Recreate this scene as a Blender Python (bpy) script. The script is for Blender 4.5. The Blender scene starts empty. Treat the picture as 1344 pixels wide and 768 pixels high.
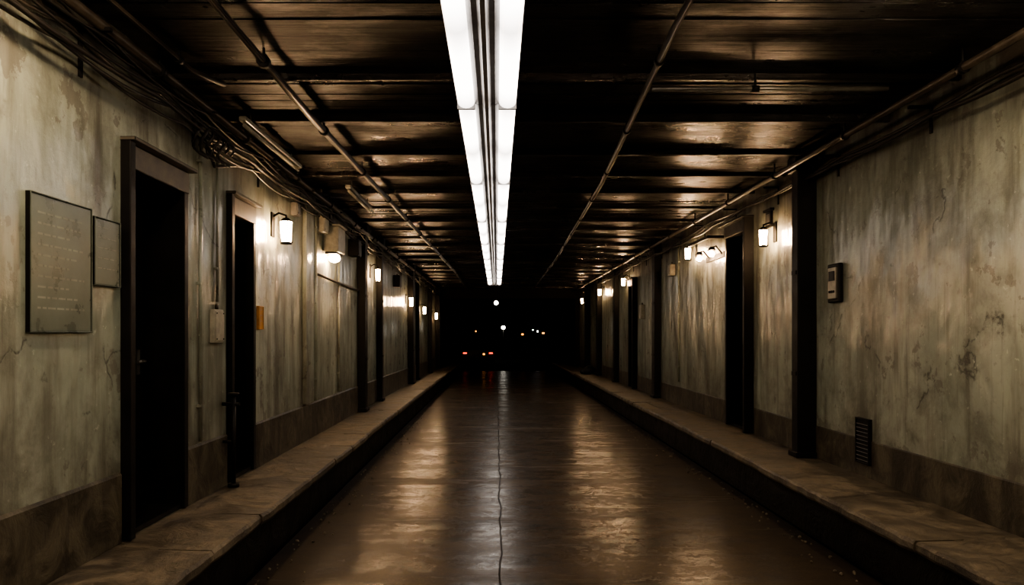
import bpy, bmesh, math, random
from mathutils import Vector, Matrix
R = random.Random(7)
sc = bpy.context.scene
COL = sc.collection
try:
    sc.view_settings.view_transform = 'AgX'; sc.view_settings.look = 'AgX - Medium High Contrast'
    sc.view_settings.exposure = .27
except Exception as e: print(e)

# ---------------------------------------------------------------- key sizes
XL, XR = -2.20, 3.15          # wall faces
CL, CR = -1.58, 2.45          # kerb edges
ZS, ZC = 0.39, 3.38           # pavement top, ceiling underside
Y0, Y1, Y2 = -5.0, 29.0, 34.0 # start, end of painted walls, end of tunnel

# ---------------------------------------------------------------- materials
class NT:
    def __init__(s, name):
        s.m = bpy.data.materials.new(name); s.m.use_nodes = True
        s.t = s.m.node_tree; s.b = s.t.nodes['Principled BSDF']
        s.co = s.n('ShaderNodeTexCoord').outputs['Object']
    def n(s, typ, **kw):
        nd = s.t.nodes.new(typ)
        for k, v in kw.items(): setattr(nd, k, v)
        return nd
    def l(s, a, b): s.t.links.new(a, b)
    def mapping(s, scale, rot=(0,0,0)):
        m = s.n('ShaderNodeMapping'); s.l(s.co, m.inputs[0])
        m.inputs['Scale'].default_value = scale; m.inputs['Rotation'].default_value = rot
        return m.outputs[0]
    def noise(s, scale, detail=6, rough=.6, vec=None, dist=0):
        n = s.n('ShaderNodeTexNoise'); s.l(vec or s.co, n.inputs['Vector'])
        n.inputs['Scale'].default_value = scale; n.inputs['Detail'].default_value = detail
        n.inputs['Roughness'].default_value = rough; n.inputs['Distortion'].default_value = dist
        return n.outputs['Fac']
    def crack(s, scale, width, vec=None):
        v = s.n('ShaderNodeTexVoronoi', feature='DISTANCE_TO_EDGE')
        nn = s.n('ShaderNodeTexNoise'); s.l(s.co, nn.inputs['Vector']); nn.inputs['Scale'].default_value = 3.5; nn.inputs['Detail'].default_value = 6
        mx = s.n('ShaderNodeMix', data_type='RGBA', blend_type='LINEAR_LIGHT'); mx.inputs[0].default_value = .18
        s.l(vec or s.co, mx.inputs[6]); s.l(nn.outputs['Color'], mx.inputs[7])
        s.l(mx.outputs[2], v.inputs['Vector']); v.inputs['Scale'].default_value = scale
        return s.rng(v.outputs['Distance'], 0, width, 1, 0)
    def rng(s, v, a, b, c=0, d=1):
        m = s.n('ShaderNodeMapRange'); s.l(v, m.inputs[0])
        for i, x in enumerate((a, b, c, d)): m.inputs[i+1].default_value = x
        return m.outputs[0]
    def mix(s, f, a, b, mode='MIX'):
        m = s.n('ShaderNodeMix', data_type='RGBA', blend_type=mode)
        if isinstance(f, (int, float)): m.inputs[0].default_value = f
        else: s.l(f, m.inputs[0])
        for i, x in ((6, a), (7, b)):
            if isinstance(x, tuple): m.inputs[i].default_value = (*x, 1)
            else: s.l(x, m.inputs[i])
        return m.outputs[2]
    def math(s, op, a, b=0):
        m = s.n('ShaderNodeMath', operation=op)
        for i, x in enumerate((a, b)):
            if isinstance(x, (int, float)): m.inputs[i].default_value = x
            else: s.l(x, m.inputs[i])
        return m.outputs[0]
    def sep(s):
        x = s.n('ShaderNodeSeparateXYZ'); s.l(s.co, x.inputs[0]); return x.outputs
    def bump(s, h, strength, dist=.02, prev=None):
        b = s.n('ShaderNodeBump'); s.l(h, b.inputs['Height'])
        b.inputs['Strength'].default_value = strength; b.inputs['Distance'].default_value = dist
        if prev: s.l(prev, b.inputs['Normal'])
        return b.outputs[0]
    def out(s, col=None, rough=None, nrm=None, metal=0, spec=.5, coat=0, coat_r=.2, coat_n=None):
        its = [('Base Color', col), ('Roughness', rough), ('Normal', nrm), ('Metallic', metal), ('Specular IOR Level', spec)]
        if not isinstance(coat, (int, float)) or coat > 0:
            its += [('Coat Weight', coat), ('Coat Roughness', coat_r), ('Coat Normal', coat_n or nrm)]
        for k, v in its:
            if v is None: continue
            if isinstance(v, tuple): s.b.inputs[k].default_value = (*v, 1)
            elif isinstance(v, (int, float)): s.b.inputs[k].default_value = v
            else: s.l(v, s.b.inputs[k])
        return s.m

def wall_mat():
    s = NT('painted_plaster')
    z = s.sep()[2]
    big = s.noise(.8, 5, .6, dist=.2)
    streak = s.noise(2.4, 8, .66, s.mapping((1.6, 1.6, .20)), dist=.15)
    drip = s.noise(7.0, 6, .6, s.mapping((1.6, 1.6, .10)))
    fine = s.noise(16, 8, .7)
    blot = s.noise(1.9, 10, .72, dist=.25)
    peel = s.noise(3.4, 12, .66, dist=.1)
    c = s.mix(s.rng(big, .38, .62), (.26, .295, .235), (.40, .425, .345))
    c = s.mix(s.rng(blot, .48, .64, 0, .75), c, (.155, .16, .125))
    c = s.mix(s.rng(streak, .48, .64, 0, .75), c, (.105, .096, .068))
    c = s.mix(s.rng(drip, .56, .68, 0, .5), c, (.08, .070, .048))
    c = s.mix(s.rng(fine, .58, .70, 0, .45), c, (.12, .117, .088))
    pe = s.rng(peel, .60, .615)
    c = s.mix(s.math('MULTIPLY', pe, .7), c, (.15, .14, .11))
    c = s.mix(s.math('MULTIPLY', s.rng(fine, .37, .32), .6), c, (.58, .60, .50))
    cr = s.math('MULTIPLY', s.crack(.9, .010), s.rng(blot, .52, .57))
    c = s.mix(s.math('MULTIPLY', cr, .8), c, (.03, .027, .020))
    high = s.math('MULTIPLY', s.rng(z, 2.80, 3.25), s.rng(streak, .3, .6, .5, 1.2))  # wall colour darkens in streaks towards the top
    c = s.mix(high, c, (.040, .033, .023))
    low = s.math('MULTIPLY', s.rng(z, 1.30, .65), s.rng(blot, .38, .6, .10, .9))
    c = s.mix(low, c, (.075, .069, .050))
    wav = s.noise(2.2, 3, .5, s.mapping((1, 1, .5)))
    n0 = s.bump(wav, .55, .12)
    n1 = s.bump(blot, .30, .018, n0)
    n1 = s.bump(streak, .22, .02, n1)
    n = s.bump(s.math('SUBTRACT', s.math('SUBTRACT', fine, pe), cr), .32, .012, n1)
    s.b.inputs['Coat IOR'].default_value = 1.65
    return s.out(c, s.rng(blot, .35, .7, .38, .6), n, spec=.45, coat=s.rng(blot, .62, .42, .35, 1), coat_r=s.rng(fine, .36, .64, .11, .24), coat_n=n1)
def base_mat():
    s = NT('stained_skirting')
    a = s.noise(4, 9, .7, dist=.6); b = s.noise(3, 6, .6, s.mapping((1.5, 1.5, .3)))
    c = s.mix(s.rng(a, .4, .6), (.030, .025, .017), (.100, .086, .060))
    c = s.mix(s.rng(b, .48, .62, 0, .8), c, (.020, .016, .011))
    return s.out(c, .5, s.bump(a, .6, .025), spec=.4)
def ceil_mat():
    s = NT('tarred_planks')
    a = s.noise(4, 9, .70, s.mapping((.13, 4.0, 1)), dist=.3)
    b = s.noise(1.2, 7, .68, s.mapping((.6, 1.2, 1))); f = s.noise(30, 5, .6, s.mapping((.25, 2, 1)))
    c = s.mix(s.rng(a, .42, .66), (.003, .0022, .0016), (.024, .0135, .0072))
    c = s.mix(s.rng(b, .42, .58, 0, .9), c, (.003, .0025, .002))
    n = s.bump(a, .9, .04); n = s.bump(f, .4, .012, n)
    return s.out(c, s.rng(b, .40, .60, .24, .46), n, spec=s.rng(b, .4, .58, .52, .12))
def road_mat():
    s = NT('worn_asphalt')
    x, y, z = s.sep()
    a = s.noise(2.0, 8, .68, s.mapping((.6, 1.5, 1)), dist=.8)
    t = s.noise(1.1, 8, .62, s.mapping((.30, 1.7, 1)), dist=.1)
    g = s.noise(60, 5, .8); w = s.noise(7, 9, .75)
    c = s.mix(s.rng(a, .40, .60), (.008, .0055, .0032), (.040, .026, .0135))
    c = s.mix(s.rng(w, .48, .66, 0, .6), c, (.058, .038, .020))
    c = s.mix(s.rng(g, .56, .66, 0, .75), c, (.19, .135, .075))
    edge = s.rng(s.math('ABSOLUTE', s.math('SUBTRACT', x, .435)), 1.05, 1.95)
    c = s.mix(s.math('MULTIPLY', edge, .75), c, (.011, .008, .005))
    d = s.math('ABSOLUTE', s.math('SUBTRACT', x, s.rng(s.noise(1.1, 4), 0, 1, -.02, .08)))
    line = s.rng(d, .003, .009, 1, 0)
    c = s.mix(line, c, (.003, .002, .0015))
    spk = s.rng(w, .40, .62, 1, .45)
    grn = s.rng(g, .38, .62, .55, 1.15)
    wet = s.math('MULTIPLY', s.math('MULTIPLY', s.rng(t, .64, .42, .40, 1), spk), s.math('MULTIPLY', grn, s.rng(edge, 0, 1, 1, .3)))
    wet = s.math('MULTIPLY', wet, s.math('SUBTRACT', 1, line))
    n0 = s.bump(w, .12, .010); n0 = s.bump(t, .16, .04, n0)
    n0 = s.bump(g, .10, .004, n0)
    n = s.bump(s.math('SUBTRACT', g, s.math('MULTIPLY', line, 2)), .5, .008, n0)
    s.b.inputs['Coat IOR'].default_value = 1.68
    return s.out(c, .7, n, spec=.15, coat=wet, coat_r=s.rng(t, .62, .42, .28, .19), coat_n=n0)
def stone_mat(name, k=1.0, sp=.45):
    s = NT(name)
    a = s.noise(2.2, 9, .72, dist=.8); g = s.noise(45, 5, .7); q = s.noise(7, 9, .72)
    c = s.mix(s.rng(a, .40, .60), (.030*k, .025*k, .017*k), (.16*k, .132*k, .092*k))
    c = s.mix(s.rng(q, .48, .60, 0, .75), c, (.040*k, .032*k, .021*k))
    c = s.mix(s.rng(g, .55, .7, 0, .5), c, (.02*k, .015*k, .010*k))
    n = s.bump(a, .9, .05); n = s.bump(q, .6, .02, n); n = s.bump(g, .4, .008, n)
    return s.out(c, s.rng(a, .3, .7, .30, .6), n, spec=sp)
def simple(name, col, rough=.5, metal=0, var=.35, sc_=6, bump=.15, spec=.5):
    s = NT(name)
    a = s.noise(sc_, 7, .65)
    d = tuple(v*(1-var) for v in col); u = tuple(min(1, v*(1+var)) for v in col)
    return s.out(s.mix(s.rng(a, .35, .65), d, u), s.rng(a, .3, .7, rough*.8, min(1, rough*1.2)), s.bump(a, bump, .008), metal, spec)
def emis(name, col, strength, base=(.8, .8, .8), banded=False):
    s = NT(name)
    s.out(base, .3)
    if banded:
        y = s.sep()[1]
        fr = s.math('FRACT', s.math('DIVIDE', s.math('ADD', y, 10), 1.25), 0)
        e = s.math('ABSOLUTE', s.math('SUBTRACT', fr, .5), 0)
        v = s.rng(e, .25, .5, 1, .40)
        s.l(s.math('MULTIPLY', v, strength), s.b.inputs['Emission Strength'])
    else:
        s.b.inputs['Emission Strength'].default_value = strength
    s.b.inputs['Emission Color'].default_value = (*col, 1)
    return s.m

M_WALL, M_BASE, M_CEIL, M_ROAD = wall_mat(), base_mat(), ceil_mat(), road_mat()
M_SLAB, M_KERB = stone_mat('pavement_stone', 1.1), stone_mat('kerb_riser_shaded', .10, .1)  # riser: stone blackened to hold the shade under the kerb overhang
M_DARK = simple('dark_paint', (.005, .0045, .004), .5, spec=.2)
M_DOOR = simple('door_black_brown', (.006, .005, .004), .5, spec=.2)  # leaf colour blackened to carry the dark interior of the first doorway
M_FRAME = simple('weathered_frame', (.085, .072, .054), .5, var=.6)
M_PIPE = simple('old_pipe', (.050, .040, .030), .38, .3, var=.5)
M_CABLE = simple('black_cable', (.012, .010, .008), .5, spec=.3)
M_STEEL = simple('dull_steel', (.20, .19, .17), .35, .7)
M_HOUS = simple('fixture_housing', (.26, .25, .245), .35, .2)
M_WHITE = simple('aged_white', (.36, .34, .27), .4)
M_SIGN = simple('sign_plate', (.11, .13, .105), .3, var=.2, spec=.4)
M_INK = simple('sign_print', (.24, .26, .21), .5, spec=.2)
M_ORNG = simple('orange_label', (.45, .20, .04), .5)
M_CONC = simple('unlit_concrete', (.012, .010, .008), .8, spec=.2)  # near black: the unlit tunnel end is put into the colour
M_TUBE = emis('fluorescent_diffuser', (1.0, .91, .83), 6.8, banded=True)
M_LAMP = emis('warm_lamp_glass', (1.0, .62, .33), 200)
M_DOME = emis('fill_dome_glass', (1.0, .74, .49), 240)
M_RED = emis('tail_light_red', (1, .06, .02), 2.5)
M_AMB = emis('amber_light', (1, .38, .06), 3)
M_WLT = emis('street_light_glass', (1, .93, .8), 18)
M_CARP = simple('car_paint', (.004, .004, .005), .4, spec=.2)
M_GLAS = simple('dark_glass', (.005, .005, .006), .15, spec=.2)
M_RUB = simple('rubber', (.008, .008, .008), .7)

# ---------------------------------------------------------------- builder
class B:
    def __init__(s, name): s.name = name; s.bm = bmesh.new(); s.mats = []
    def mi(s, m):
        if m not in s.mats: s.mats.append(m)
        return s.mats.index(m)
    def _fin(s, verts, m, smooth=False):
        i = s.mi(m)
        for f in {f for v in verts for f in v.link_faces}:
            f.material_index = i; f.smooth = smooth
    def box(s, x0, x1, y0, y1, z0, z1, m, bev=0, rot=None):
        r = bmesh.ops.create_cube(s.bm, size=1); v = r['verts']
        c = Vector(((x0+x1)/2, (y0+y1)/2, (z0+z1)/2))
        bmesh.ops.scale(s.bm, vec=(x1-x0, y1-y0, z1-z0), verts=v)
        if rot: bmesh.ops.rotate(s.bm, cent=(0, 0, 0), matrix=Matrix.Rotation(rot[1], 3, rot[0]), verts=v)
        bmesh.ops.translate(s.bm, vec=c, verts=v)
        s._fin(v, m)
        if bev:
            ed = list({e for q in v for e in q.link_edges})
            bmesh.ops.bevel(s.bm, geom=ed, offset=bev, segments=2, affect='EDGES', profile=.5)
        return s
    def cyl(s, a, b, r, m, seg=14, r2=None, caps=True):
        a, b = Vector(a), Vector(b); d = b-a
        q = d.to_track_quat('Z', 'Y').to_matrix().to_4x4()
        res = bmesh.ops.create_cone(s.bm, cap_ends=caps, segments=seg, radius1=r, radius2=r if r2 is None else r2,
              depth=d.length, matrix=Matrix.Translation((a+b)/2) @ q)
        s._fin(res['verts'], m, True)
        for f in {f for v in res['verts'] for f in v.link_faces}:
            if len(f.verts) > 4: f.smooth = False
        return s
    def sph(s, c, r, m, scale=(1, 1, 1), seg=16):
        res = bmesh.ops.create_uvsphere(s.bm, u_segments=seg, v_segments=seg//2, radius=r)
        bmesh.ops.scale(s.bm, vec=scale, verts=res['verts']); bmesh.ops.translate(s.bm, vec=c, verts=res['verts'])
        s._fin(res['verts'], m, True); return s
    def tube(s, pts, r, m, seg=8):
        pts = [Vector(p) for p in pts]; rings = []
        for i, p in enumerate(pts):
            t = (pts[min(i+1, len(pts)-1)] - pts[max(i-1, 0)]).normalized()
            q = t.to_track_quat('Z', 'Y')
            rings.append([s.bm.verts.new(p + q @ Vector((math.cos(k*2*math.pi/seg)*r, math.sin(k*2*math.pi/seg)*r, 0))) for k in range(seg)])
        i = s.mi(m)
        for A, C in zip(rings, rings[1:]):
            off = min(range(seg), key=lambda o: (A[0].co-C[o].co).length)
            for k in range(seg):
                f = s.bm.faces.new((A[k], A[(k+1) % seg], C[(k+1+off) % seg], C[(k+off) % seg])); f.material_index = i; f.smooth = True
        for ring in (rings[0], rings[-1]):
            f = s.bm.faces.new(ring); f.material_index = i
        return s
    def prism(s, prof, y0, y1, m, axis='Y'):
        mk = (lambda p, t: (p[0], t, p[1])) if axis == 'Y' else (lambda p, t: (t, p[0], p[1]))
        a = [s.bm.verts.new(mk(p, y0)) for p in prof]; b = [s.bm.verts.new(mk(p, y1)) for p in prof]
        i = s.mi(m); n = len(prof)
        fs = [s.bm.faces.new(a), s.bm.faces.new(b)] + [s.bm.faces.new((a[k], a[(k+1) % n], b[(k+1) % n], b[k])) for k in range(n)]
        for f in fs: f.material_index = i
        return s
    def loft(s, rings, m, smooth=False):
        V = [[s.bm.verts.new(p) for p in r] for r in rings]; i = s.mi(m); n = len(V[0])
        fs = [s.bm.faces.new(V[0]), s.bm.faces.new(V[-1])]
        for A, C in zip(V, V[1:]):
            for k in range(n):
                f = s.bm.faces.new((A[k], A[(k+1) % n], C[(k+1) % n], C[k])); f.smooth = smooth; fs.append(f)
        for f in fs: f.material_index = i
        return s
    def done(s):
        bmesh.ops.recalc_face_normals(s.bm, faces=s.bm.faces)
        me = bpy.data.meshes.new(s.name); s.bm.to_mesh(me); s.bm.free()
        for m in s.mats: me.materials.append(m)
        o = bpy.data.objects.new(s.name, me); COL.objects.link(o); return o

# ---------------------------------------------------------------- shell
OPL = [(4.50, 5.32, 2.61), (6.24, 6.84, 2.62)]
OPR = [(9.38, 10.28, 2.92), (17.1, 17.9, 2.75)]
def wall(name, x, side, ops):
    b = B(name); T = .40
    xa, xb = (x-T, x) if side < 0 else (x, x+T)
    y = Y0
    for a, c, zt in ops:
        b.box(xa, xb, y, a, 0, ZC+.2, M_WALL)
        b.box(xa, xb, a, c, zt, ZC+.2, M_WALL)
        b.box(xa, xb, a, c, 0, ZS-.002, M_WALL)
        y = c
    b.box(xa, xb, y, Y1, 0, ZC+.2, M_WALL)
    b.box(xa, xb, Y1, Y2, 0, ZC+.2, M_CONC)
    b.done()
    k = B('baseboard_' + name.split('_')[1]); y = Y0
    for a, c, zt in ops + [(Y1, Y1, 0)]:
        if side < 0: pr = [(x, ZS), (x+.016, ZS), (x+.016, .785), (x+.004, .80), (x, .80)]
        else: pr = [(x, ZS), (x-.008, ZS), (x-.008, .70), (x-.002, .71), (x, .71)]
        k.prism(pr, y, a-.06, M_BASE); y = c+.06
    k.done()
wall('wall_left', XL, -1, OPL); wall('wall_right', XR, 1, OPR)
B('wall_back').box(XL-.35, XR+.35, Y0-.3, Y0, 0, ZC+.2, M_CONC).done()

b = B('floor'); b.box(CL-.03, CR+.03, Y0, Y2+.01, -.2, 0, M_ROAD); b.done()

def pavement(name, xe, xw):
    b = B(name); sg = 1 if xe > 0 else -1
    def bx(xa, xb, *a, **k): b.box(min(xa, xb), max(xa, xb), *a, **k)
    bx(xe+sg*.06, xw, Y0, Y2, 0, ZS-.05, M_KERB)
    bx(xe+sg*.25, xw, Y0, Y2, ZS-.06, ZS-.001, M_SLAB)
    y = Y0
    while y < Y2:
        L = R.uniform(.8, 1.7); e = min(y+L, Y2); dz = R.uniform(-.002, .004); dx = R.uniform(-.010, .010)
        rings = []; n = max(2, int((e-y)/.11)); wi = .26+R.uniform(-.04, .08)
        for k in range(n+1):
            t = k/n; yy = y+.003+(e-y-.006)*t; en = .010 if k in (0, n) else 0
            j = dx+R.uniform(-.006, .006)+en; jz = R.uniform(-.003, .002)-en*.5
            rings.append([(xe+sg*(j+.012), yy, ZS-.075), (xe+sg*j, yy, ZS-.055), (xe+sg*(j+.002), yy, ZS-.018+jz),
                          (xe+sg*(j+.016), yy, ZS+dz+jz), (xe+sg*(wi+R.uniform(-.004, .004)), yy, ZS+dz), (xe+sg*wi, yy, ZS-.075)])
        b.loft(rings, M_SLAB)
        y = e
    return b.done()
pavement('pavement', CL, XL); pavement('pavement', CR, XR)

b = B('ceiling')
b.box(XL-.35, XR+.35, Y0-.3, Y2, ZC+.03, ZC+.25, M_CEIL)
y = Y0
while y < Y2:
    w = R.uniform(.14, .26)
    b.box(XL, XR, y+.004, y+w-.004, ZC-.005, ZC+.035+R.uniform(0, .01), M_CEIL, rot=('X', R.uniform(-.06, .06)))
    y += w
b.done()
b = B('ceiling_beam')
y = -3.4
while y < 33:
    h = R.choice((.03, .05, .07)); w = R.uniform(.04, .08)
    b.box(XL, XR, y, y+w, ZC-h, ZC+.01, M_CEIL, bev=.01); y += R.uniform(.8, 1.5)
b.done()

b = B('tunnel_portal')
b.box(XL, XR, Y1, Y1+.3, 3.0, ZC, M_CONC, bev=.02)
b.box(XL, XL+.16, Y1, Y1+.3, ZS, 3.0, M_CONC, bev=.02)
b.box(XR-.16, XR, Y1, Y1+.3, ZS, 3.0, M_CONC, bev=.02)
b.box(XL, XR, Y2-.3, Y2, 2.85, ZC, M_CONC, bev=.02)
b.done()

# ---------------------------------------------------------------- doors
def door(name, x, side, y0, y1, zt, lint, proud=.06, dfr=M_DARK):
    b = B(name); s = -side
    def bx(d0, d1, *a, **k):
        xa, xb = x+s*d0, x+s*d1
        b.box(min(xa, xb), max(xa, xb), *a, **k)
    z0 = ZS+.006; D = -.33
    bx(D, proud, y0-.045, y0+.02, z0, zt+.14, dfr, bev=.006)
    bx(D, proud*.5, y1-.02, y1+.045, z0, zt+.02, dfr, bev=.006)
    bx(D, proud*.6, y0+.02, y1+.045, zt-.02, zt+.13, lint, bev=.008)
    bx(-.01, proud+.03, y0-.05, y1+.06, zt+.13, zt+.155, lint, bev=.005)
    bx(D, .0, y0+.02, y1-.02, z0, z0+.03, dfr)
    ya, yb = y0+.025, y1-.025; w = yb-ya; H = zt-.03-(z0+.035)
    bx(D+.01, D+.05, ya, yb, z0+.035, zt-.025, M_DOOR)
    for c0, c1 in ((.0, .13), (.87, 1)):
        bx(D+.05, D+.07, ya+w*c0, ya+w*c1, z0+.035, zt-.025, M_DOOR, bev=.004)
    for h0, h1 in ((0, .09), (.42, .50), (.93, 1)):
        bx(D+.05, D+.07, ya+w*.13, ya+w*.87, z0+.035+H*h0, z0+.035+H*h1, M_DOOR, bev=.004)
    hx = x+s*(D+.07); hy = ya+w*.90
    b.cyl((hx, hy, 1.42), (hx+s*.05, hy, 1.42), .012, M_STEEL)
    b.cyl((hx+s*.05, hy+.01, 1.42), (hx+s*.05, hy-.10, 1.42), .010, M_STEEL)
    bx(D+.07, D+.078, hy-.02, hy+.02, 1.33, 1.50, M_STEEL)
    b.done()
door('door_1', XL, -1, *OPL[0], M_FRAME)
door('door_2', XL, -1, *OPL[1], M_FRAME, proud=.05)
door('door_3', XR, 1, *OPR[0], M_DARK, proud=.12)
door('door_4', XR, 1, *OPR[1], M_DARK, proud=.12)

# ---------------------------------------------------------------- steel columns
def column(x, side, y, prot, ln):
    b = B('steel_column'); s = -side
    def bx(d0, d1, *a, **k):
        xa, xb = x+s*d0, x+s*d1; b.box(min(xa, xb), max(xa, xb), *a, **k)
    z0 = ZS+.006
    bx(0, prot, y, y+ln, z0, ZC-.012, M_DARK, bev=.008)
    bx(0, prot+.025, y-.025, y+ln+.03, z0, z0+.05, M_DARK, bev=.006)
    bx(0, prot+.03, y-.03, y+ln+.04, ZC-.16, ZC-.012, M_DARK, bev=.008)
    for z in (1.2, 2.2): bx(prot, prot+.010, y+.02, y+ln-.02, z, z+.04, M_DARK)
    b.done()
for y, p, l in ((12.0, .13, .22), (13.9, .11, .16), (18.8, .14, .3), (20.6, .10, .2), (24.2, .13, .3), (27.2, .16, .3)):
    column(XL, -1, y, p, l)
for y, p, l in ((7.5, .19, .15), (14.6, .13, .25), (19.6, .13, .25), (22.8, .15, .3), (25.6, .18, .3)):
    column(XR, 1, y, p, l)

# ---------------------------------------------------------------- fluorescent fixture
b = B('fluorescent_light_fixture')
fx = -.065; FY0, FY1 = -2.5, 22.5; zf = 3.10
y = FY0
while y < FY1-.1:
    e = y+2.5
    b.prism([(fx-.10, zf+.10), (fx-.10, zf+.035), (fx-.055, zf+.012), (fx-.03, zf+.02), (fx-.012, zf-.015), (fx+.012, zf-.015),
             (fx+.03, zf+.02), (fx+.055, zf+.012), (fx+.10, zf+.035), (fx+.10, zf+.10)], y+.006, e-.006, M_HOUS)
    for sg in (-1, 1):
        c = fx+sg*.135
        prof = [(c+.056*math.cos(a), zf+.03-.045*math.sin(a)) for a in [math.pi*k/10 for k in range(11)]]
        b.prism(prof, y+.015, e-.015, M_TUBE)
        b.box(c-.060, c+.060, y+.004, e-.004, zf+.031, zf+.085, M_HOUS, bev=.006)
        b.box(c-.059, c+.059, y-.010, y+.012, zf-.018, zf+.06, M_HOUS)
    y = e
b.box(fx-.2, fx+.2, FY1-.002, FY1+.012, zf-.02, zf+.09, M_HOUS)
b.box(fx-.05, fx+.05, FY0, FY1, zf+.10, zf+.15, M_HOUS)
y = FY0+.6
while y < FY1:
    for sg in (-1, 1): b.cyl((fx+sg*.04, y, zf+.14), (fx+sg*.04, y, ZC+.02), .008, M_STEEL, 8)
    y += 1.25
b.done()
b = B('pendant_bulb')
b.cyl((-.02, 23.6, ZC+.02), (-.02, 23.6, 2.75), .008, M_CABLE, 8).cyl((-.02, 23.6, 2.77), (-.02, 23.6, 2.66), .035, M_DARK)
b.sph((-.02, 23.6, 2.60), .065, M_WLT); b.done()

# ---------------------------------------------------------------- lamps
def lantern(x, side, y, z, h=.24, w=.09, reach=.14):
    b = B('wall_lantern'); s = -side; g = M_LAMP
    cx = x+s*reach; r = w*.55
    def bx(d0, d1, *a, **k):
        xa, xb = x+s*d0, x+s*d1; b.box(min(xa, xb), max(xa, xb), *a, **k)
    bx(0, .018, y-.045, y+.045, z-.05, z+h*.5+.09, M_DARK, bev=.004)
    b.tube([(x+s*.01, y, z+h*.5+.05), (x+s*reach*.5, y, z+h*.5+.085), (cx, y, z+h*.5+.06), (cx, y, z+h*.5+.02)], .011, M_DARK)
    b.cyl((cx, y, z+h*.5), (cx, y, z+h*.5+.035), r*1.15, M_DARK, 18, r2=r*.5)
    b.cyl((cx, y, z-h*.5), (cx, y, z+h*.5-.002), r*.85, g, 18, r2=r)
    b.cyl((cx, y, z-h*.5-.02), (cx, y, z-h*.5), r*.95, M_DARK, 18)
    for k in range(6):
        a = k*math.pi/3
        b.cyl((cx+r*1.1*math.cos(a), y+r*1.1*math.sin(a), z-h*.5-.01), (cx+r*1.1*math.cos(a), y+r*1.1*math.sin(a), z+h*.5+.01), .0045, M_DARK, 6)
    b.done()
def fill_lamp(x, y, r):
    """unseen fill lamp added for the foreground, bulkhead shape: enamel skirt, opal dome, wire guard"""
    b = B('fill_ceiling_lamp')
    b.cyl((x, y, ZC-.10), (x, y, ZC+.005), r*1.25, M_DARK, 28, r2=r*1.1)
    b.sph((x, y, ZC-.10), r, M_DOME, (1, 1, .45), 24)
    for k in range(4):
        a = k*math.pi/4
        b.tube([(x+r*1.12*math.cos(t*math.pi)*math.cos(a), y+r*1.12*math.cos(t*math.pi)*math.sin(a), ZC-.10-r*.55*math.sin(t*math.pi)) for t in [i/10 for i in range(11)]], .004, M_DARK, 6)
    b.done()
def hooded(x, side, y, z, w=.22):
    b = B('hooded_wall_lamp'); s = -side
    def bx(d0, d1, *a, **k):
        xa, xb = x+s*d0, x+s*d1; b.box(min(xa, xb), max(xa, xb), *a, **k)
    bx(0, .20, y-w, y+w, z+.10, z+.42, M_WHITE, bev=.015)
    bx(0, .22, y-w-.02, y+w+.02, z+.42, z+.445, M_WHITE, bev=.006)
    bx(.02, .17, y-w*.8, y+w*.8, z+.075, z+.10, M_DARK)
    b.sph((x+s*.10, y, z+.035), .075, M_LAMP, (1, 1.35, .75)); b.done()
for y, z, w_ in ((-1.6, 2.7, .09), (7.45, 2.61, .10), (13.2, 2.64, .07), (18.35, 2.40, .08), (21.7, 2.3, .07), (26.0, 2.25, .07)):  # first entry: unseen lantern added behind the camera to light the foreground
    lantern(XL, -1, y, z, h=.20, w=w_)
hooded(XL, -1, 9.85, 2.56)
for y, z, w_ in ((-1.0, 2.8, .09), (8.60, 2.70, .085), (12.0, 2.88, .08), (18.1, 2.86, .08), (22.3, 2.85, .08), (26.9, 2.8, .07)):  # leading lantern is an added fill light behind the camera
    lantern(XR, 1, y, z, h=.17, w=w_)
fill_lamp(2.28, 3.45, .15)  # this pair is added above the view to brighten the near walls
fill_lamp(-1.62, 3.05, .12)
b = B('twin_wall_lamp')
b.box(XR-.02, XR, 10.5, 11.4, 2.68, 2.76, M_DARK, bev=.004)
b.box(XR-.26, XR, 10.45, 10.50, 2.93, 2.97, M_DARK); b.box(XR-.26, XR-.22, 10.45, 11.5, 2.93, 2.97, M_DARK)
for y in (10.6, 11.25):
    b.tube([(XR-.01, y, 2.73), (XR-.10, y, 2.84), (XR-.16, y, 2.82)], .012, M_DARK)
    b.cyl((XR-.16, y, 2.83), (XR-.16, y, 2.78), .03, M_DARK, 14, r2=.06); b.sph((XR-.16, y, 2.73), .04, M_LAMP)
b.done()

# ---------------------------------------------------------------- pipes / cables
def longpipe(name, pts, r, m=M_PIPE, clamp=1.6, up=True):
    b = B(name); b.tube(pts, r, m, 10)
    P = [Vector(p) for p in pts]; acc = .7
    for p, q in zip(P, P[1:]):
        L = (q-p).length; d = (q-p).normalized()
        while acc < L:
            c = p+d*acc; b.cyl(c-d*.025, c+d*.025, r*1.45, M_DARK, 10)
            if up: b.cyl(c, (c.x, c.y, ZC+.02), .009, M_DARK, 6)
            acc += clamp
        acc -= L
    b.done()
longpipe('ceiling_pipe', [(-1.42, -4, 3.29), (-1.44, 5.8, 3.29), (-1.30, 11.9, 3.29), (-1.12, 20, 3.29), (-1.1, 28, 3.29)], .028)
longpipe('ceiling_pipe', [(.85, -4, 3.29), (.98, 4.2, 3.29), (1.17, 8.5, 3.29), (1.32, 17, 3.29), (1.35, 28, 3.29)], .022)
longpipe('ceiling_pipe', [(2.86, -4, 3.25), (2.88, 8, 3.25), (2.90, 18, 3.25), (2.9, 28.9, 3.25)], .026)
longpipe('ceiling_pipe', [(1.05, 5.16, 3.27), (2.65, 5.16, 3.27)], .016, M_STEEL)
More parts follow.
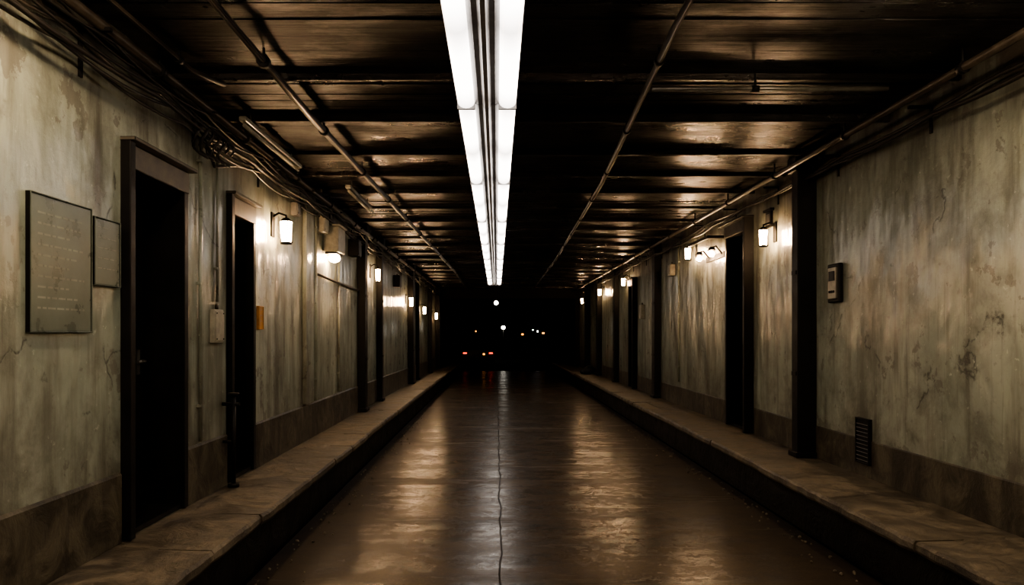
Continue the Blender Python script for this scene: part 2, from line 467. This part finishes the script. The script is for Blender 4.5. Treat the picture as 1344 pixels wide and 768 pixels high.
longpipe('ceiling_pipe', [(-2.08, -4, 3.24), (-2.08, 12, 3.22), (-2.05, 28.9, 3.22)], .030)
longpipe('ceiling_pipe', [(-1.96, -4, 3.30), (-1.96, 4.9, 3.30), (-1.86, 5.2, 3.31)], .018)
b = B('unlit_tube_light')
b.box(-2.00, -1.94, 5.9, 7.6, 3.26, 3.30, M_WHITE, bev=.01); b.cyl((-1.97, 5.95, 3.238), (-1.97, 7.55, 3.238), .016, M_WHITE)
for y in (6.1, 7.3): b.cyl((-1.97, y, 3.29), (-1.97, y, ZC+.02), .008, M_STEEL, 8)
b.done()
b = B('unlit_tube_light')
b.box(-1.71, -1.65, 8.6, 10.1, 3.26, 3.30, M_WHITE, bev=.01); b.cyl((-1.68, 8.65, 3.238), (-1.68, 10.05, 3.238), .016, M_WHITE)
for y in (8.8, 9.9): b.cyl((-1.68, y, 3.29), (-1.68, y, ZC+.02), .008, M_STEEL, 8)
b.done()

def cables(x, side, n, za, zb, y0, y1, droop):
    b = B('cable_bundle'); s = -side
    for k in range(n):
        r = R.uniform(.006, .016); dx = R.uniform(.02, .14); z = R.uniform(za, zb); ph = R.uniform(0, 6); dr = R.uniform(.3, 1)*droop
        sp = R.uniform(1.1, 2.2); pts = []; y = y0
        while y < y1:
            t = ((y+ph) % sp)/sp
            sag = dr*4*t*(1-t)
            pts.append((x+s*(dx+.015*math.sin(y*1.3+ph)), y, z-sag+.02*math.sin(y*.8+ph))); y += .16
        b.tube(pts, r, R.choice((M_CABLE, M_CABLE, M_PIPE)), 6)
    y = y0+.5
    while y < y1:
        xa, xb = sorted((x, x+s*.17)); b.box(xa, xb, y, y+.03, zb-.02, zb, M_DARK)
        xa, xb = sorted((x, x+s*.012)); b.box(xa, xb, y, y+.03, za-.08, zb, M_DARK); y += 1.5
    b.done()
cables(XL, -1, 7, 3.04, 3.22, -4, 28, .10)
cables(XR, 1, 3, 3.14, 3.26, -4, 28, .05)
b = B('cable_coil')
for k in range(5):
    c = Vector((XL+.10+.02*k, 5.45+.06*k, 3.0-.01*k)); r = .13-.008*k
    b.tube([c+Vector((.03*math.sin(3*a), r*math.cos(a), r*math.sin(a))) for a in [i*2*math.pi/18 for i in range(17)]], .010, M_CABLE, 6)
b.tube([(XL+.1, 5.35, 3.12), (XL+.09, 5.7, 2.86), (XL+.06, 6.3, 3.0), (XL+.05, 6.9, 3.08)], .012, M_CABLE)
b.done()
def jbox(x, side, y, z, w, h, d, m=M_STEEL):
    b = B('junction_box'); s = -side
    xa, xb = sorted((x, x+s*d)); b.box(xa, xb, y-w/2, y+w/2, z-h/2, z+h/2, m, bev=.008)
    xa, xb = sorted((x+s*d, x+s*(d+.008))); b.box(xa, xb, y-w/2+.015, y+w/2-.015, z-h/2+.015, z+h/2-.015, m, bev=.003)
    for yy in (-1, 1):
        for zz in (-1, 1):
            c = (x+s*(d+.006), y+yy*(w/2-.03), z+zz*(h/2-.03)); b.cyl(c, (c[0]+s*.006, c[1], c[2]), .006, M_DARK, 8)
    b.cyl((x+s*d*.5, y, z+h/2-.005), (x+s*d*.5, y, z+h/2+.04), .014, M_PIPE, 10)
    b.done()
jbox(XL, -1, 8.2, 2.95, .16, .14, .07); jbox(XL, -1, 9.3, 2.95, .25, .20, .12, M_WHITE); jbox(XL, -1, 11.4, 2.9, .25, .25, .15, M_DARK)
jbox(XL, -1, 5.93, 1.67, .20, .26, .04, M_WHITE); jbox(XR, 1, 13.5, 2.75, .2, .2, .1, M_WHITE)
jbox(XL, -1, 16.3, 2.75, .3, .25, .14, M_DARK)
jbox(XR, 1, 16.3, 2.1, .25, .3, .08, M_WHITE)

def conduit(x, side, y, z0, z1, r=.014, m=M_PIPE):
    b = B('wall_conduit'); s = -side; cx = x+s*(r+.008)
    b.cyl((cx, y, z0), (cx, y, z1), r, m, 10); z = z0+.25
    while z < z1:
        xa, xb = sorted((x, x+s*(2*r+.006))); b.box(xa, xb, y-r-.012, y+r+.012, z, z+.02, m, bev=.002); z += .9
    b.done()
conduit(XL, -1, 5.60, .82, 3.1, .014, M_WALL); conduit(XL, -1, 5.95, 1.86, 3.1, .010, M_WALL); conduit(XL, -1, 9.05, .82, 3.15, .03, M_WALL)
conduit(XL, -1, 10.5, .82, 2.9, .016, M_WALL); conduit(XR, 1, 13.1, .8, 3.1, .014, M_WALL)
b = B('wall_conduit'); b.tube([(XL+.03, 9.15, 2.34), (XL+.03, 10.2, 2.32), (XL+.03, 11.9, 2.30)], .016, M_PIPE); b.done()
b = B('wall_pilaster'); b.box(XL, XL+.05, 8.62, 8.98, .81, 3.1, M_WALL, bev=.01); b.done()

b = B('standpipe'); cx, cy = XL+.10, 6.08
b.cyl((cx, cy, ZS+.002), (cx, cy, 1.12), .018, M_DARK).cyl((cx, cy, ZS+.002), (cx, cy, ZS+.03), .045, M_DARK)
b.cyl((cx-.09, cy, 1.05), (cx+.05, cy, 1.05), .014, M_DARK).cyl((cx, cy, 1.12), (cx, cy, 1.14), .045, M_DARK)
b.cyl((cx-.09, cy, .75), (cx, cy, .75), .012, M_DARK, 8); b.done()

# ---------------------------------------------------------------- signs
def sign(name, x, side, y0, y1, z0, z1, rows, fr=M_DARK, plate=M_SIGN):
    b = B(name); s = -side
    def bx(d0, d1, *a, **k):
        xa, xb = sorted((x+s*d0, x+s*d1)); b.box(xa, xb, *a, **k)
    bx(0, .022, y0, y1, z0, z1, plate, bev=.003); t = .008
    bx(0, .028, y0-t, y0, z0-t, z1+t, fr, bev=.003); bx(0, .028, y1, y1+t, z0-t, z1+t, fr, bev=.003)
    bx(0, .028, y0, y1, z0-t, z0, fr, bev=.003); bx(0, .028, y0, y1, z1, z1+t, fr, bev=.003)
    H = z1-z0; W = y1-y0
    for i in range(rows):
        z = z1-H*(.12+.78*i/rows); y = y0+W*.1; end = y1-W*R.uniform(.1, .4)
        while y < end:
            L = R.uniform(.02, .07); bx(.021, .0226, y, min(y+L, end), z-H*.015, z, M_INK); y += L+.012
    b.done()
sign('notice_board', XL, -1, 3.56, 4.09, 1.62, 2.27, 10)
sign('notice_board', XL, -1, 4.13, 4.40, 1.88, 2.24, 5, plate=M_SIGN)
sign('warning_label', XL, -1, 6.98, 7.10, 1.66, 1.86, 3, fr=M_ORNG, plate=M_ORNG)
b = B('intercom')
b.box(XR-.045, XR, 6.92, 7.16, 1.90, 2.26, M_DARK, bev=.012); b.box(XR-.055, XR-.044, 6.95, 7.13, 1.93, 2.23, M_WHITE, bev=.008)
b.box(XR-.06, XR-.054, 6.98, 7.10, 2.10, 2.19, M_DARK)
for i in range(3): b.cyl((XR-.054, 7.0+.04*i, 2.0), (XR-.064, 7.0+.04*i, 2.0), .012, M_DARK, 10)
b.done()
b = B('vent_grille')
b.box(XR-.022, XR+.0, 6.40, 6.62, .51, .88, M_DARK)
for a in ((6.39, 6.405), (6.615, 6.63)): b.box(XR-.034, XR, *a, .50, .89, M_DARK, bev=.002)
for a in ((.50, .515), (.875, .89)): b.box(XR-.034, XR, 6.405, 6.615, *a, M_DARK, bev=.002)
for i in range(10): b.box(XR-.032, XR-.020, 6.405, 6.615, .53+i*.034, .535+i*.034, M_PIPE, rot=('Y', .5))
b.done()
b = B('wall_plaque'); b.box(XR-.05, XR, 8.64, 8.88, 3.02, 3.05, M_DARK, bev=.006); b.box(XR-.03, XR, 8.68, 8.84, 2.84, 3.02, M_DARK, bev=.006)
b.box(XR-.034, XR-.029, 8.71, 8.81, 2.87, 2.99, M_STEEL); b.done()

b = B('cloth_sack')
for c, r in (((2.82, 23.6, ZS+.10), .17), ((2.90, 23.9, ZS+.12), .2), ((2.72, 23.85, ZS+.07), .13), ((2.9, 23.75, ZS+.24), .08)):
    b.sph(c, r, M_RUB, (1, 1.3, .62), 14)
o = b.done()

b = B('gutter_gravel')
for i in range(420):
    side = R.random() < .5; y = 2.0+R.random()**1.5*14
    x = (CL+.02+abs(R.gauss(0, .13))) if side else (CR-.02-abs(R.gauss(0, .13)))
    r = R.uniform(.005, .015)
    res = bmesh.ops.create_icosphere(b.bm, subdivisions=1, radius=r)
    for v in res['verts']: v.co *= R.uniform(.7, 1.2)
    bmesh.ops.translate(b.bm, vec=(x, y, r*.5), verts=res['verts']); b._fin(res['verts'], M_SLAB)
b.done()

# ---------------------------------------------------------------- outside
M_GRD = simple('night_street', (.010, .009, .008), .9, spec=.1)
b = B('ground'); b.box(-40, 40, Y2+.02, 130, -.2, -.005, M_GRD); b.done()
def car(x, y, w=1.62):
    b = B('parked_car'); h = w/2
    prof = [(y, .35), (y+.02, .85), (y+.35, .95), (y+.85, 1.38), (y+2.3, 1.40), (y+3.0, .95), (y+4.0, .82), (y+4.1, .35)]
    b.prism([(p, z) for p, z in prof], x-h, x+h, M_CARP, axis='X')
    b.prism([(y+.42, .98), (y+.90, 1.33), (y+2.25, 1.35), (y+2.85, .98)], x-h-.005, x+h+.005, M_GLAS, axis='X')
    for sx in (-1, 1):
        for wy in (.75, 3.3):
            b.cyl((x+sx*(h-.2), y+wy, .31), (x+sx*(h+.01), y+wy, .31), .315, M_RUB, 20); b.cyl((x+sx*(h+.0), y+wy, .31), (x+sx*(h+.02), y+wy, .31), .18, M_STEEL, 16)
        xa, xb = sorted((x+sx*(h-.05), x+sx*(h-.26))); b.box(xa, xb, y-.01, y+.04, .64, .74, M_RED, bev=.01)
        b.sph((x+sx*(h+.08), y+2.5, .98), .09, M_CARP, (.9, .6, .7))
    b.box(x-h+.02, x+h-.02, y-.08, y+.05, .36, .50, M_RUB, bev=.02); b.box(x-.2, x+.2, y-.015, y+.02, .56, .64, M_DARK)
    b.box(x+.25, x+.35, y-.015, y+.02, .60, .68, M_AMB)
    b.done()
car(-.95, 38.5)
def post(x, y, h, g):
    b = B('street_lamp'); b.cyl((x, y, 0), (x, y, h), .06, M_DARK, 12, r2=.04).cyl((x, y, 0), (x, y, .35), .12, M_DARK, 12, r2=.07)
    b.sph((x, y, h+.12), .13, g).cyl((x, y, h+.22), (x, y, h+.32), .18, M_DARK, 14, r2=.03); b.done()
post(.45, 52, 2.0, M_WLT)
b = B('apartment_block'); b.box(-30, 30, 95, 105, 0, 12, M_CONC)
for x, z, w, h, m in ((3.2, 1.6, .28, .2, M_AMB), (5.1, 2.0, .14, .14, M_WLT), (5.8, 1.75, .3, .2, M_AMB), (4.5, 2.2, .10, .10, M_WLT), (-2.6, 2.0, .16, .16, M_AMB)):
    b.box(x-w/2-.08, x+w/2+.08, 94.9, 95.05, z-.08, z+h+.08, M_DARK); b.box(x-w/2, x+w/2, 94.86, 94.95, z, z+h, m)
for i in range(-9, 10):
    for z in (4, 7, 10): b.box(i*3-.5, i*3+.5, 94.93, 95.02, z-.7, z+.7, M_GLAS)
b.done()

# ---------------------------------------------------------------- world and camera
w = bpy.data.worlds.new('night'); w.use_nodes = True; sc.world = w
w.node_tree.nodes['Background'].inputs[0].default_value = (.010, .010, .014, 1)
w.node_tree.nodes['Background'].inputs[1].default_value = .05
cam = bpy.data.cameras.new('camera'); co = bpy.data.objects.new('camera', cam); COL.objects.link(co)
cam.sensor_width = 36; cam.lens = 36*1000/1344; cam.shift_x = 20/1344; cam.shift_y = 56/1344
co.location = (0, 0, 1.6); co.rotation_euler = (math.radians(90), 0, 0); cam.clip_end = 300; cam.clip_start = .05
sc.camera = co
